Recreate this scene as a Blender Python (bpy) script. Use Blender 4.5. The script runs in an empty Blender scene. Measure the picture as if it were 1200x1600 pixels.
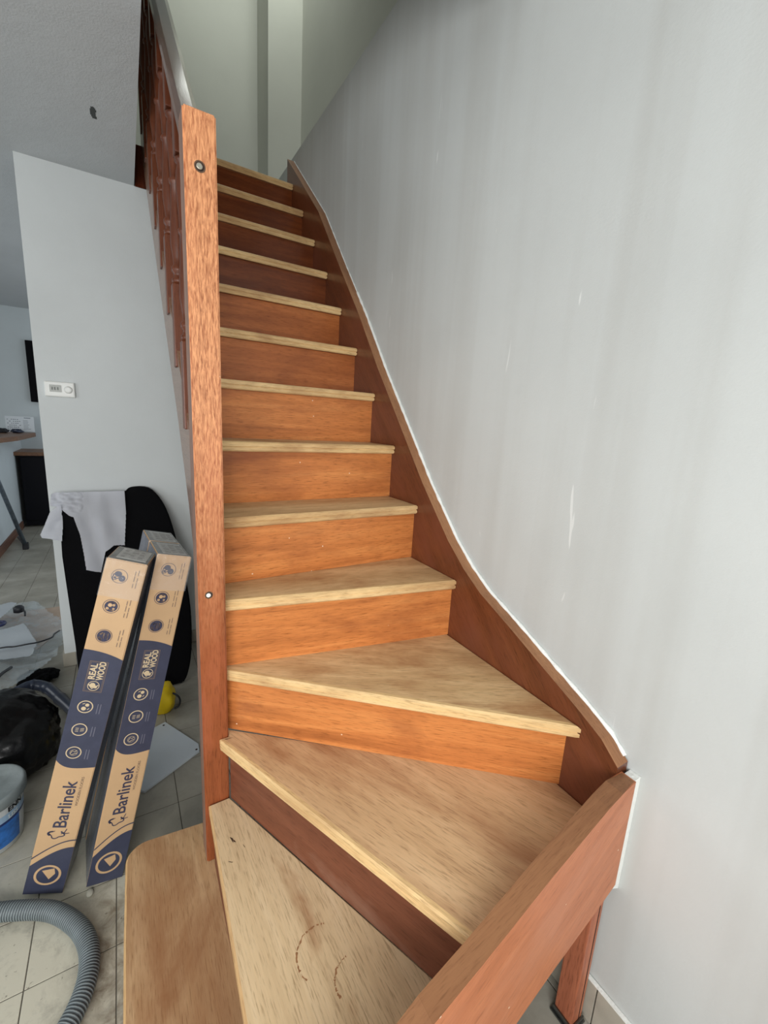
import bpy, bmesh, math, random
from mathutils import Vector, Matrix, noise
R = random.Random(7)
scn = bpy.context.scene
COL = scn.collection

# ---------------- camera ----------------
cam_d = bpy.data.cameras.new('camera'); cam = bpy.data.objects.new('camera', cam_d); COL.objects.link(cam)
YAW, PITCH, ROLL, FPX = -0.55497, -0.20223, 0.05664, 669.475
fw = Vector((-math.sin(YAW)*math.cos(PITCH), math.cos(YAW)*math.cos(PITCH), math.sin(PITCH)))
rt0 = Vector((math.cos(YAW), math.sin(YAW), 0)); up0 = rt0.cross(fw)
rt = rt0*math.cos(ROLL)+up0*math.sin(ROLL); up = up0*math.cos(ROLL)-rt0*math.sin(ROLL)
mw = Matrix((rt, up, -fw)).transposed().to_4x4()
mw.translation = Vector((-0.21035, -1.09529, 1.47332))
cam.matrix_world = mw
cam_d.sensor_fit = 'HORIZONTAL'; cam_d.sensor_width = 36; cam_d.lens = 36*FPX/1200
cam_d.clip_start = 0.02; cam_d.clip_end = 60
scn.camera = cam

# ---------------- light and exposure ----------------
scn.view_settings.view_transform = 'Standard'; scn.view_settings.look = 'None'
scn.view_settings.gamma = 1; scn.view_settings.use_curve_mapping = False
scn.view_settings.exposure = 0.0
w = bpy.data.worlds.new('sky'); scn.world = w; w.use_nodes = True
w.node_tree.nodes['Background'].inputs[0].default_value = (0.84, 0.92, 1.0, 1)
w.node_tree.nodes['Background'].inputs[1].default_value = 1.0
def area(name, loc, target, sx, sy, power, color=(1, 1, 1)):
    l = bpy.data.lights.new(name, 'AREA'); l.shape = 'RECTANGLE'; l.size = sx; l.size_y = sy
    l.energy = power; l.color = color
    o = bpy.data.objects.new(name, l); COL.objects.link(o); o.location = loc
    o.rotation_euler = (Vector(target)-Vector(loc)).to_track_quat('-Z', 'Y').to_euler()
    return o
# daylight through the big window behind the photographer, a side window and the upstairs window
area('window_daylight', (-1.0, -2.12, 1.5), (-0.1, 0, 1.0), 1.8, 1.1, 50, (1.0, 0.98, 0.95))
area('left_window_daylight', (-3.02, -1.1, 1.5), (0, -.3, 0.9), 1.6, 1.1, 22, (0.97, 0.98, 1.0))
area('side_window_daylight', (-3.0, 2.6, 1.5), (-1.0, 2.6, 1.1), 1.6, 1.4, 15, (0.96, 0.98, 1.0))
area('upstairs_window_daylight', (.75, 1.75, 5.0), (-.1, 2.75, 3.5), .7, .7, 11, (0.95, 1.0, 0.93))

# ---------------- materials ----------------
def newmat(name):
    m = bpy.data.materials.new(name); m.use_nodes = True
    nt = m.node_tree; b = nt.nodes['Principled BSDF']
    return m, nt, b
def lin(c):
    return tuple(((x/255)/12.92 if x/255 <= .04045 else ((x/255+.055)/1.055)**2.4) for x in c)+(1,)
def ramp(nt, fac, stops):
    r = nt.nodes.new('ShaderNodeValToRGB'); nt.links.new(fac, r.inputs[0])
    e = r.color_ramp.elements
    e[0].position, e[0].color = stops[0]; e[1].position, e[1].color = stops[-1]
    for p, c in stops[1:-1]:
        n = e.new(p); n.color = c
    return r.outputs[0]
def mapping(nt, scale=(1, 1, 1), rot=(0, 0, 0), loc=(0, 0, 0)):
    tc = nt.nodes.new('ShaderNodeTexCoord'); mp = nt.nodes.new('ShaderNodeMapping')
    # first rotate, then stretch
    mp.inputs['Rotation'].default_value = rot; mp.inputs['Location'].default_value = loc
    nt.links.new(tc.outputs['Object'], mp.inputs[0])
    m2 = nt.nodes.new('ShaderNodeMapping'); m2.inputs['Scale'].default_value = scale
    nt.links.new(mp.outputs[0], m2.inputs[0])
    return m2.outputs[0]
def noise_n(nt, vec, scale, detail=4, rough=.55, dist=0):
    n = nt.nodes.new('ShaderNodeTexNoise'); nt.links.new(vec, n.inputs['Vector'])
    n.inputs['Scale'].default_value = scale; n.inputs['Detail'].default_value = detail
    n.inputs['Roughness'].default_value = rough; n.inputs['Distortion'].default_value = dist
    return n.outputs[0]
def mix(nt, fac, a, b, mode='MIX'):
    m = nt.nodes.new('ShaderNodeMix'); m.data_type = 'RGBA'; m.blend_type = mode
    for s, v in ((m.inputs[0], fac), (m.inputs[6], a), (m.inputs[7], b)):
        if hasattr(v, 'links'): nt.links.new(v, s)
        else: s.default_value = v
    return m.outputs[2]
def bump(nt, b, h, strength, dist=.01):
    n = nt.nodes.new('ShaderNodeBump'); n.inputs['Strength'].default_value = strength
    n.inputs['Distance'].default_value = dist
    nt.links.new(h, n.inputs['Height']); nt.links.new(n.outputs[0], b.inputs['Normal'])
def plain(name, col, rough=.5, metal=0, bumpscale=0, bs=.2, var=.12, vscale=6, spec=None):
    m, nt, b = newmat(name)
    v = mapping(nt)
    c = lin(col)
    n = noise_n(nt, v, vscale, 5)
    lo = tuple(x*(1-var) for x in c[:3])+(1,); hi = tuple(min(1, x*(1+var)) for x in c[:3])+(1,)
    nt.links.new(ramp(nt, n, [(.3, lo), (.7, hi)]), b.inputs['Base Color'])
    b.inputs['Roughness'].default_value = rough; b.inputs['Metallic'].default_value = metal
    if spec is not None: b.inputs['Specular IOR Level'].default_value = spec
    if bumpscale: bump(nt, b, noise_n(nt, v, bumpscale, 3), bs, .004)
    return m
def wood(name, dark, mid, light, rot=(0, 0, 0), axis='x', rough=.38, patch=.5, patchcol=None, seed=0, speck=False, coat=0, worn=None, worn_z=None, fine=1.0):
    m, nt, b = newmat(name)
    sc = {'x': (1.6, 26, 26), 'y': (26, 1.6, 26), 'z': (26, 26, 1.6)}[axis]
    sf = {'x': (26, 330, 330), 'y': (330, 26, 330), 'z': (330, 330, 26)}[axis]
    v1 = mapping(nt, sc, rot, (seed*1.7, seed*.9, seed*.3)); v2 = mapping(nt, sf, rot, (seed*.7, seed, seed*.3))
    v3 = mapping(nt, {'x': (2.6, 6.5, 6.5), 'y': (6.5, 2.6, 6.5), 'z': (6.5, 6.5, 2.6)}[axis], rot, (seed*2.3, seed, 0))
    g = noise_n(nt, v1, 1.0, 6, .6, .6)
    c = ramp(nt, g, [(.22, lin(dark)), (.5, lin(mid)), (.78, lin(light))])
    f = noise_n(nt, v2, 1.0, 3, .6)
    fr = ramp(nt, f, [(.30, (.50, .43, .36, 1)), (.46, (1.0, 1.0, 1.0, 1)), (.75, (1.12, 1.11, 1.08, 1))])
    c = mix(nt, .85*fine, c, fr, 'MULTIPLY')
    if patchcol:
        pn = noise_n(nt, v3, 1.0, 5, .62, .4)
        pf = ramp(nt, pn, [(.5-.12*patch, (0, 0, 0, 1)), (.5+.22, (.85, .85, .85, 1))])
        c = mix(nt, pf, c, lin(patchcol))
    if worn:
        sep = nt.nodes.new('ShaderNodeSeparateXYZ'); tc = nt.nodes.new('ShaderNodeTexCoord')
        nt.links.new(tc.outputs['Object'], sep.inputs[0])
        ad = nt.nodes.new('ShaderNodeMath'); ad.operation = 'MULTIPLY_ADD'
        nt.links.new(noise_n(nt, mapping(nt, (14, 14, 5)), 1.0, 6, .7), ad.inputs[0]); ad.inputs[1].default_value = worn_z[2]
        nt.links.new(sep.outputs[2], ad.inputs[2])
        wf = nt.nodes.new('ShaderNodeMapRange'); nt.links.new(ad.outputs[0], wf.inputs[0])
        wf.inputs[1].default_value = worn_z[0]; wf.inputs[2].default_value = worn_z[1]
        st = ramp(nt, noise_n(nt, mapping(nt, (230, 230, 34)), 1.0, 5, .65, .4), [(.36, (.12, .12, .12, 1)), (.6, (.95, .95, .95, 1))])
        wm = nt.nodes.new('ShaderNodeMath'); wm.operation = 'MULTIPLY'; nt.links.new(wf.outputs[0], wm.inputs[0]); nt.links.new(st, wm.inputs[1])
        c = mix(nt, wm.outputs[0], c, lin(worn))
    if speck:
        vo = nt.nodes.new('ShaderNodeTexVoronoi'); nt.links.new(mapping(nt), vo.inputs[0]); vo.inputs['Scale'].default_value = 26
        lt = nt.nodes.new('ShaderNodeMath'); lt.operation = 'LESS_THAN'; nt.links.new(vo.outputs[0], lt.inputs[0]); lt.inputs[1].default_value = .055
        sepc = nt.nodes.new('ShaderNodeSeparateColor'); nt.links.new(vo.outputs[1], sepc.inputs[0])
        gt = nt.nodes.new('ShaderNodeMath'); gt.operation = 'GREATER_THAN'; nt.links.new(sepc.outputs[0], gt.inputs[0]); gt.inputs[1].default_value = .72
        mu = nt.nodes.new('ShaderNodeMath'); mu.operation = 'MULTIPLY'; nt.links.new(lt.outputs[0], mu.inputs[0]); nt.links.new(gt.outputs[0], mu.inputs[1])
        c = mix(nt, mu.outputs[0], c, lin((232, 205, 178)))
    nt.links.new(c, b.inputs['Base Color'])
    b.inputs['Roughness'].default_value = rough
    b.inputs['Specular IOR Level'].default_value = .35
    if coat: b.inputs['Coat Weight'].default_value = coat; b.inputs['Coat Roughness'].default_value = .12
    bump(nt, b, f, .12, .002)
    return m

def wall_mat(name, col, streak=False, bs=.13):
    m, nt, b = newmat(name)
    v = mapping(nt)
    c = lin(col)
    base = ramp(nt, noise_n(nt, v, 1.6, 5), [(.3, tuple(x*.94 for x in c[:3])+(1,)), (.7, tuple(min(1, x*1.04) for x in c[:3])+(1,))])
    if streak:
        s = noise_n(nt, mapping(nt, (1, 9, .35)), 1.0, 3, .5)
        sf = ramp(nt, s, [(.40, (.9, .885, .87, 1)), (.60, (1, 1, 1, 1))])
        base = mix(nt, .7, base, sf, 'MULTIPLY')
        # filler smears
        s2 = noise_n(nt, mapping(nt, (1, 26, 3.2)), 1.0, 2, .4, 1.2)
        base = mix(nt, ramp(nt, s2, [(.735, (0, 0, 0, 1)), (.76, (.5, .5, .5, 1))]), base, lin((236, 238, 236)))
    nt.links.new(base, b.inputs['Base Color'])
    b.inputs['Roughness'].default_value = .75
    n1 = noise_n(nt, v, 160, 3, .6); n2 = noise_n(nt, v, 14, 4, .6)
    ad = nt.nodes.new('ShaderNodeMath'); ad.operation = 'MULTIPLY_ADD'
    nt.links.new(n2, ad.inputs[0]); ad.inputs[1].default_value = 2.2; nt.links.new(n1, ad.inputs[2])
    bump(nt, b, ad.outputs[0], bs, .003)
    return m

M = {}
M['wall'] = wall_mat('grey_plaster', (200, 204, 202), True)
M['wall_part'] = wall_mat('white_plaster', (212, 217, 217))
M['wall_up'] = wall_mat('upper_plaster', (214, 215, 206), bs=.12)
M['wall_kitchen'] = wall_mat('kitchen_plaster', (196, 204, 206))
M['ceiling'] = wall_mat('ceiling_paint', (196, 200, 202), bs=.4)
M['bead'] = plain('white_filler', (240, 242, 238), .8, bumpscale=90, bs=.6, var=.04)
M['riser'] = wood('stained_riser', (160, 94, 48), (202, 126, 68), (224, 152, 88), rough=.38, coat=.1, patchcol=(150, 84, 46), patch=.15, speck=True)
M['riser_mid'] = wood('mid_brown_riser', (136, 74, 36), (172, 100, 52), (196, 122, 68), rough=.36, coat=.15, patchcol=(128, 68, 36), patch=.2, seed=3)
M['riser_dark'] = wood('dark_brown_riser', (88, 42, 20), (116, 60, 30), (140, 78, 42), rough=.32, coat=.25, patchcol=(92, 46, 24), patch=.2, seed=5)  # risers step from mid to dark brown towards the top of the flight
M['riser_dusty'] = wood('dusty_riser', (100, 56, 38), (116, 68, 48), (130, 80, 58), rough=.45, patchcol=(142, 104, 86), patch=-.6)
M['string'] = wood('stained_string', (88, 46, 26), (106, 58, 34), (122, 70, 42), rough=.3, axis='y', rot=(math.radians(-45), 0, 0), coat=.2, patchcol=(116, 66, 48), patch=.4)
M['string_top'] = wood('worn_string_edge', (134, 92, 62), (158, 112, 78), (176, 130, 92), rough=.5, axis='y', rot=(math.radians(-40), 0, 0), fine=.6)
M['front'] = wood('front_string_face', (172, 104, 68), (190, 118, 80), (206, 134, 94), rough=.42, axis='x', rot=(0, math.radians(25), 0), patchcol=(196, 132, 100), patch=.15, speck=True, fine=.6)
M['front_top'] = wood('front_string_edge', (122, 82, 54), (142, 98, 66), (160, 114, 78), rough=.5, axis='x', rot=(0, math.radians(17), 0), fine=.6)
M['newel'] = wood('newel_wood', (120, 62, 34), (148, 82, 48), (170, 100, 64), axis='z', rough=.42, patchcol=(176, 100, 70), patch=.0, speck=True, worn=(226, 160, 112), worn_z=(1.2, 1.8, .7))
M['newel_side_sheen'] = wood('newel_side_sheen', (120, 92, 80), (138, 108, 94), (160, 126, 106), axis='z', rough=.5)  # glancing sheen on the left face, put into its grey base colour
M['dark'] = wood('dark_gloss_wood', (58, 26, 16), (84, 38, 22), (108, 54, 32), axis='z', rough=.18, coat=.6)
M['balwood'] = wood('baluster_wood', (74, 36, 20), (100, 52, 30), (122, 68, 42), axis='z', rough=.4, coat=.08)
M['rail'] = wood('handrail_wood', (64, 38, 24), (84, 52, 34), (98, 62, 42), axis='y', rot=(math.radians(-47), 0, 0), rough=.16, coat=.7)
M['instr'] = wood('inner_string_wood', (112, 84, 66), (130, 98, 78), (146, 112, 90), axis='y', rough=.3, coat=.3)
M['under'] = wood('underside_wood', (120, 84, 56), (146, 104, 72), (166, 124, 90), rough=.6)
M['postw'] = wood('post_wood', (150, 84, 58), (176, 104, 74), (196, 124, 92), axis='z', rough=.45)
M['metal'] = plain('grey_metal', (120, 124, 124), .35, 1, bumpscale=60)
M['bolt'] = plain('bolt_metal', (190, 186, 170), .35, .8)
M['hole'] = plain('dark_hole', (40, 26, 20), .8)
M['holerim'] = plain('hole_edge', (96, 70, 48), .6)
M['tile'] = None

def tile_mat():
    m, nt, b = newmat('floor_tile_glaze')
    v = mapping(nt); tc = nt.nodes.new('ShaderNodeNewGeometry')
    n = noise_n(nt, tc.outputs['Position'], 5, 7, .65, .3)
    c = ramp(nt, n, [(.3, lin((136, 132, 120))), (.55, lin((158, 154, 142))), (.75, lin((176, 173, 162)))])
    # fine site dust lies thick only near the foot of the stairs
    dst = nt.nodes.new('ShaderNodeVectorMath'); dst.operation = 'DISTANCE'
    nt.links.new(tc.outputs['Position'], dst.inputs[0]); dst.inputs[1].default_value = (-.42, -.02, 0)
    mr = nt.nodes.new('ShaderNodeMapRange'); nt.links.new(dst.outputs['Value'], mr.inputs[0])
    mr.inputs[1].default_value = .75; mr.inputs[2].default_value = .2
    dn = ramp(nt, noise_n(nt, tc.outputs['Position'], 9, 8, .7, .5), [(.30, (.1, .1, .1, 1)), (.5, (1, 1, 1, 1))])
    mm = nt.nodes.new('ShaderNodeMath'); mm.operation = 'MULTIPLY'; nt.links.new(dn, mm.inputs[0]); nt.links.new(mr.outputs[0], mm.inputs[1])
    c = mix(nt, mm.outputs[0], c, lin((202, 198, 180)))
    sp = ramp(nt, noise_n(nt, tc.outputs['Position'], 60, 3, .6), [(.66, (0, 0, 0, 1)), (.72, (.7, .7, .7, 1))])
    sm = nt.nodes.new('ShaderNodeMath'); sm.operation = 'MULTIPLY'; nt.links.new(sp, sm.inputs[0]); nt.links.new(mr.outputs[0], sm.inputs[1])
    c = mix(nt, sm.outputs[0], c, lin((92, 84, 70)))
    # brown grime swept up against the side of the first step
    d2 = nt.nodes.new('ShaderNodeVectorMath'); d2.operation = 'DISTANCE'; mp = nt.nodes.new('ShaderNodeMapping'); mp.inputs['Scale'].default_value = (1, .35, 1)
    nt.links.new(tc.outputs['Position'], mp.inputs[0]); nt.links.new(mp.outputs[0], d2.inputs[0]); d2.inputs[1].default_value = (-.285, .0, 0)
    m2 = nt.nodes.new('ShaderNodeMapRange'); nt.links.new(d2.outputs['Value'], m2.inputs[0]); m2.inputs[1].default_value = .17; m2.inputs[2].default_value = .05
    gn = ramp(nt, noise_n(nt, tc.outputs['Position'], 13, 8, .7, .8), [(.40, (0, 0, 0, 1)), (.66, (.85, .85, .85, 1))])
    m3 = nt.nodes.new('ShaderNodeMath'); m3.operation = 'MULTIPLY'; nt.links.new(gn, m3.inputs[0]); nt.links.new(m2.outputs[0], m3.inputs[1])
    c = mix(nt, m3.outputs[0], c, lin((112, 96, 74)))
    nt.links.new(c, b.inputs['Base Color']); b.inputs['Roughness'].default_value = .42
    bump(nt, b, noise_n(nt, tc.outputs['Position'], 40, 5, .6), .15, .003)
    return m
M['tile'] = tile_mat()
M['skirt'] = plain('skirting_tile_glaze', (176, 170, 156), .4, bumpscale=40, var=.1, vscale=12)
M['grout'] = plain('dark_grout', (98, 94, 84), .9)
M['kwood'] = wood('counter_wood', (92, 62, 42), (116, 80, 54), (138, 98, 68), axis='y', rough=.4)
M['brownskirt'] = wood('brown_skirting_wood', (84, 58, 46), (104, 74, 60), (120, 88, 70), axis='y', rough=.6)
M['card'] = plain('printed_cardboard', (198, 164, 124), .6, bumpscale=120, bs=.12, var=.05, vscale=9)
M['navy'] = plain('navy_print', (58, 62, 82), .5, var=.12, vscale=30)
M['cream'] = plain('cream_print', (206, 186, 152), .5, var=.04)
M['ink'] = plain('dark_ink', (58, 58, 80), .5, var=.05)
M['inksoft'] = plain('faint_ink', (128, 108, 92), .5, var=.05)
M['navysoft'] = plain('faint_light_ink', (112, 112, 126), .5, var=.05)
M['boxside'] = plain('grey_wrapped_side', (104, 108, 116), .25, bumpscale=30, bs=.5, var=.25, vscale=9)
M['boxend'] = plain('grey_wrapped_end', (132, 134, 130), .22, bumpscale=35, bs=.8, var=.3, vscale=22)
M['labelink'] = plain('faint_label_ink', (150, 150, 148), .5, var=.1)
M['endlabel'] = plain('white_end_label', (190, 192, 188), .35, bumpscale=40, bs=.3, var=.1, vscale=30)
def film_mat(name, col, alpha, rough=.12):
    m, nt, b = newmat(name)
    b.inputs['Base Color'].default_value = lin(col); b.inputs['Roughness'].default_value = rough
    v = mapping(nt)
    a = ramp(nt, noise_n(nt, v, 9, 4), [(.3, (alpha*.6,)*3+(1,)), (.7, (min(1, alpha*1.5),)*3+(1,))])
    nt.links.new(a, b.inputs['Alpha']); bump(nt, b, noise_n(nt, v, 34, 4, .6, .8), .6, .006)
    return m
M['film'] = film_mat('clear_plastic_film', (200, 212, 218), .34)
M['wrap'] = film_mat('clear_box_wrap', (232, 234, 236), .12, .06)
M['black_cloth'] = plain('black_fabric', (13, 13, 15), .95, bumpscale=300, var=.1, spec=.1)
M['shirt'] = plain('white_cotton', (236, 238, 244), .9, bumpscale=160, bs=.1, var=.04)
M['bag'] = plain('black_plastic', (15, 15, 16), .3, bumpscale=22, bs=.7, var=.2, spec=.3)
M['yellow'] = plain('yellow_plastic', (222, 190, 20), .4, bumpscale=25, bs=.3)
M['panelm'] = plain('pale_grey_board', (196, 204, 210), .4, var=.03)
M['hose'] = plain('grey_hose_rubber', (76, 84, 88), .5, var=.14, vscale=25)
M['hose_ridge'] = plain('hose_ridge_rubber', (128, 138, 140), .5, var=.14, vscale=25)
M['bluepipe'] = plain('dark_blue_plastic', (46, 54, 72), .3)
M['cable'] = plain('black_rubber', (22, 24, 30), .5)
M['lid'] = plain('dusty_grey_lid', (122, 130, 130), .55, bumpscale=60, bs=.3, var=.18, vscale=16)
M['bucket'] = plain('white_bucket_plastic', (196, 200, 200), .35, var=.08)
M['blue'] = plain('blue_label_print', (42, 104, 178), .35, var=.5, vscale=30)
M['navyblue'] = plain('deep_blue_label', (24, 48, 104), .35)
M['lightblue'] = plain('pale_blue_label', (150, 178, 204), .35)
M['paper'] = plain('white_paper', (212, 218, 222), .7, var=.03)
M['paperink'] = plain('grey_paper_ink', (112, 122, 130), .7)
M['cardboard'] = plain('brown_cardboard', (168, 148, 130), .8, var=.1)
M['screen'] = plain('black_screen', (8, 8, 12), .6, spec=.08)
M['cabinet'] = plain('black_cabinet', (10, 11, 18), .5, spec=.12)
M['thermo'] = plain('white_thermostat_plastic', (232, 234, 230), .35, var=.02)
M['lcd'] = plain('grey_lcd', (122, 128, 120), .25)
M['lcdink'] = plain('lcd_digits', (84, 90, 84), .4)
M['ladder'] = plain('scuffed_aluminium', (110, 120, 130), .4, .7, var=.3, vscale=25)
M['tape'] = plain('ring_plastic', (40, 46, 84), .35)
M['whitegoo'] = plain('plaster_crumb', (176, 174, 160), .9)
M['soot'] = plain('dark_mark', (70, 74, 74), .9)

# ---------------- object helpers ----------------
def link(name, me, mats, parent=None):
    o = bpy.data.objects.new(name, me); COL.objects.link(o)
    for m in (mats if isinstance(mats, (list, tuple)) else [mats]):
        me.materials.append(m)
    if parent: o.parent = parent
    return o
def obj(name, bm, mats, parent=None, smooth=False):
    me = bpy.data.meshes.new(name); bmesh.ops.recalc_face_normals(bm, faces=bm.faces[:]); bm.to_mesh(me); bm.free()
    if smooth:
        for p in me.polygons: p.use_smooth = True
    return link(name, me, mats, parent)
def tag(o, label=None, cat=None, group=None, kind=None):
    for k, v in (('label', label), ('category', cat), ('group', group), ('kind', kind)):
        if v: o[k] = v
    return o
def empty(name, loc, label, cat, group=None):
    o = bpy.data.objects.new(name, None); COL.objects.link(o); o.location = loc; o.empty_display_size = .05
    return tag(o, label, cat, group)
def box(bm, x0, x1, y0, y1, z0, z1, mi=0, bev=0):
    vs = [bm.verts.new(p) for p in ((x0, y0, z0), (x1, y0, z0), (x1, y1, z0), (x0, y1, z0), (x0, y0, z1), (x1, y0, z1), (x1, y1, z1), (x0, y1, z1))]
    fs = [bm.faces.new([vs[i] for i in f]) for f in ((0, 3, 2, 1), (4, 5, 6, 7), (0, 1, 5, 4), (1, 2, 6, 5), (2, 3, 7, 6), (3, 0, 4, 7))]
    for f in fs: f.material_index = mi
    if bev:
        es = list({e for f in fs for e in f.edges})
        bmesh.ops.bevel(bm, geom=es, offset=bev, segments=2, affect='EDGES', profile=.6)
    return fs
def bxo(name, x0, x1, y0, y1, z0, z1, mat, parent=None, bev=0):
    bm = bmesh.new(); box(bm, x0, x1, y0, y1, z0, z1, 0, bev); return obj(name, bm, mat, parent)
def prism(bm, pts, axis, a0, a1, mi=0, mi_side=None, mi_sides=None):
    def P(p, a): return {'x': (a, p[0], p[1]), 'y': (p[0], a, p[1]), 'z': (p[0], p[1], a)}[axis]
    v0 = [bm.verts.new(P(p, a0)) for p in pts]; v1 = [bm.verts.new(P(p, a1)) for p in pts]
    f = bm.faces.new(v0); f.material_index = mi; f = bm.faces.new(v1[::-1]); f.material_index = mi
    n = len(pts)
    for i in range(n):
        f = bm.faces.new((v0[i], v0[(i+1) % n], v1[(i+1) % n], v1[i]))
        f.material_index = mi_sides[i] if mi_sides else (mi if mi_side is None else mi_side)
def inset_poly(pts, d):
    # pts counter-clockwise; moves every edge inwards by d
    n = len(pts); out = []
    for i in range(n):
        p0, p1, p2 = Vector(pts[i-1]), Vector(pts[i]), Vector(pts[(i+1) % n])
        e1 = (p1-p0).normalized(); e2 = (p2-p1).normalized()
        n1 = Vector((-e1.y, e1.x)); n2 = Vector((-e2.y, e2.x))
        k = 1+n1.dot(n2)
        out.append(tuple(p1+(n1+n2)*(d/max(k, .35))))
    return out
def sweep(bm, path, r, n=10, mi=0, cap=True, rf=None):
    rings = []
    P = [Vector(p) for p in path]
    prev = None
    for i, p in enumerate(P):
        t = (P[min(i+1, len(P)-1)]-P[max(i-1, 0)]).normalized()
        a = prev if prev else (Vector((0, 0, 1)) if abs(t.z) < .9 else Vector((1, 0, 0)))
        s = t.cross(a).normalized(); a2 = s.cross(t).normalized(); prev = a2
        rr = rf(i) if rf else r
        rings.append([bm.verts.new(p+(s*math.cos(2*math.pi*k/n)+a2*math.sin(2*math.pi*k/n))*rr) for k in range(n)])
    for i in range(len(rings)-1):
        for k in range(n):
            f = bm.faces.new((rings[i][k], rings[i][(k+1) % n], rings[i+1][(k+1) % n], rings[i+1][k])); f.material_index = mi; f.smooth = True
    if cap:
        bm.faces.new(rings[0][::-1]).material_index = mi; bm.faces.new(rings[-1]).material_index = mi
def catmull(pts, n):
    out = []
    P = [Vector(p) for p in pts]
    for i in range(len(P)-1):
        p0, p1, p2, p3 = P[max(i-1, 0)], P[i], P[i+1], P[min(i+2, len(P)-1)]
        for k in range(n):
            t = k/n
            out.append(.5*((2*p1)+(p2-p0)*t+(2*p0-5*p1+4*p2-p3)*t*t+(3*p1-p0-3*p2+p3)*t**3))
    out.append(P[-1]); return out
def lathe(bm, prof, cx, cy, n=20, mi=0):
    rings = [[bm.verts.new((cx+r*math.cos(2*math.pi*k/n), cy+r*math.sin(2*math.pi*k/n), z)) for k in range(n)] for r, z in prof]
    for i in range(len(rings)-1):
        for k in range(n):
            f = bm.faces.new((rings[i][k], rings[i][(k+1) % n], rings[i+1][(k+1) % n], rings[i+1][k])); f.material_index = mi; f.smooth = True
    bm.faces.new(rings[0][::-1]).material_index = mi; bm.faces.new(rings[-1]).material_index = mi
def disc(bm, c, ux, uy, nrm, r0, r1, n=28, mi=0, h=.0004, sx=1):
    # a flat printed ring (r0>0) or disc, raised h above the surface
    c = Vector(c)+Vector(nrm)*h
    o = [bm.verts.new(c+Vector(ux)*(r1*math.cos(2*math.pi*k/n)*sx)+Vector(uy)*(r1*math.sin(2*math.pi*k/n))) for k in range(n)]
    if r0 > 0:
        q = [bm.verts.new(c+Vector(ux)*(r0*math.cos(2*math.pi*k/n)*sx)+Vector(uy)*(r0*math.sin(2*math.pi*k/n))) for k in range(n)]
        for k in range(n): bm.faces.new((o[k], o[(k+1) % n], q[(k+1) % n], q[k])).material_index = mi
    else: bm.faces.new(o).material_index = mi
def inside(p, poly):
    c = False; n = len(poly); j = n-1
    for i in range(n):
        if (poly[i][1] > p[1]) != (poly[j][1] > p[1]) and p[0] < (poly[j][0]-poly[i][0])*(p[1]-poly[i][1])/(poly[j][1]-poly[i][1])+poly[i][0]: c = not c
        j = i
    return c
def cloth(bm, poly, cell, fn, thick=0.0):
    xs = [p[0] for p in poly]; ys = [p[1] for p in poly]; vd = {}
    x0, y0 = min(xs), min(ys)
    nx, ny = int((max(xs)-x0)/cell)+1, int((max(ys)-y0)/cell)+1
    def V(i, j):
        if (i, j) not in vd: vd[(i, j)] = bm.verts.new(fn(x0+i*cell, y0+j*cell))
        return vd[(i, j)]
    for i in range(nx):
        for j in range(ny):
            if inside((x0+(i+.5)*cell, y0+(j+.5)*cell), poly):
                bm.faces.new((V(i, j), V(i+1, j), V(i+1, j+1), V(i, j+1))).smooth = True
    if thick:
        bmesh.ops.solidify(bm, geom=bm.faces[:], thickness=thick)

def text_mesh(name, s, size, mat, parent, origin, ux, uy, nrm, extrude=.0002, sx=1.0, bold=0.0, align='LEFT'):
    cu = bpy.data.curves.new(name, 'FONT'); cu.body = s; cu.size = size; cu.extrude = extrude; cu.offset = bold; cu.align_x = align
    cu.resolution_u = 3
    tmp = bpy.data.objects.new(name, cu); COL.objects.link(tmp)
    bpy.context.view_layer.update()
    me = bpy.data.meshes.new_from_object(tmp.evaluated_get(bpy.context.evaluated_depsgraph_get()))
    bpy.data.objects.remove(tmp)
    ux, uy, nrm = Vector(ux), Vector(uy), Vector(nrm)
    for v in me.vertices:
        v.co = Vector(origin)+ux*(v.co.x*sx)+uy*v.co.y+nrm*(v.co.z+extrude)
    me.materials.clear()
    return link(name, me, mat, parent)

# ---------------- setting ----------------
XW = lambda y: .748+.012*y          # inner face of the right-hand wall
def wall_quadprism(name, y0, y1, z0, z1, f, t, mat):
    bm = bmesh.new()
    prism(bm, [(f(y0), y0), (f(y0)+t, y0), (f(y1)+t, y1), (f(y1), y1)], 'z', z0, z1)
    return tag(obj(name, bm, mat), kind='structure')
fl = tag(bxo('floor', -3.2, 1.3, -2.3, 6.2, -.12, -.0016, M['grout']), kind='structure')
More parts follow.
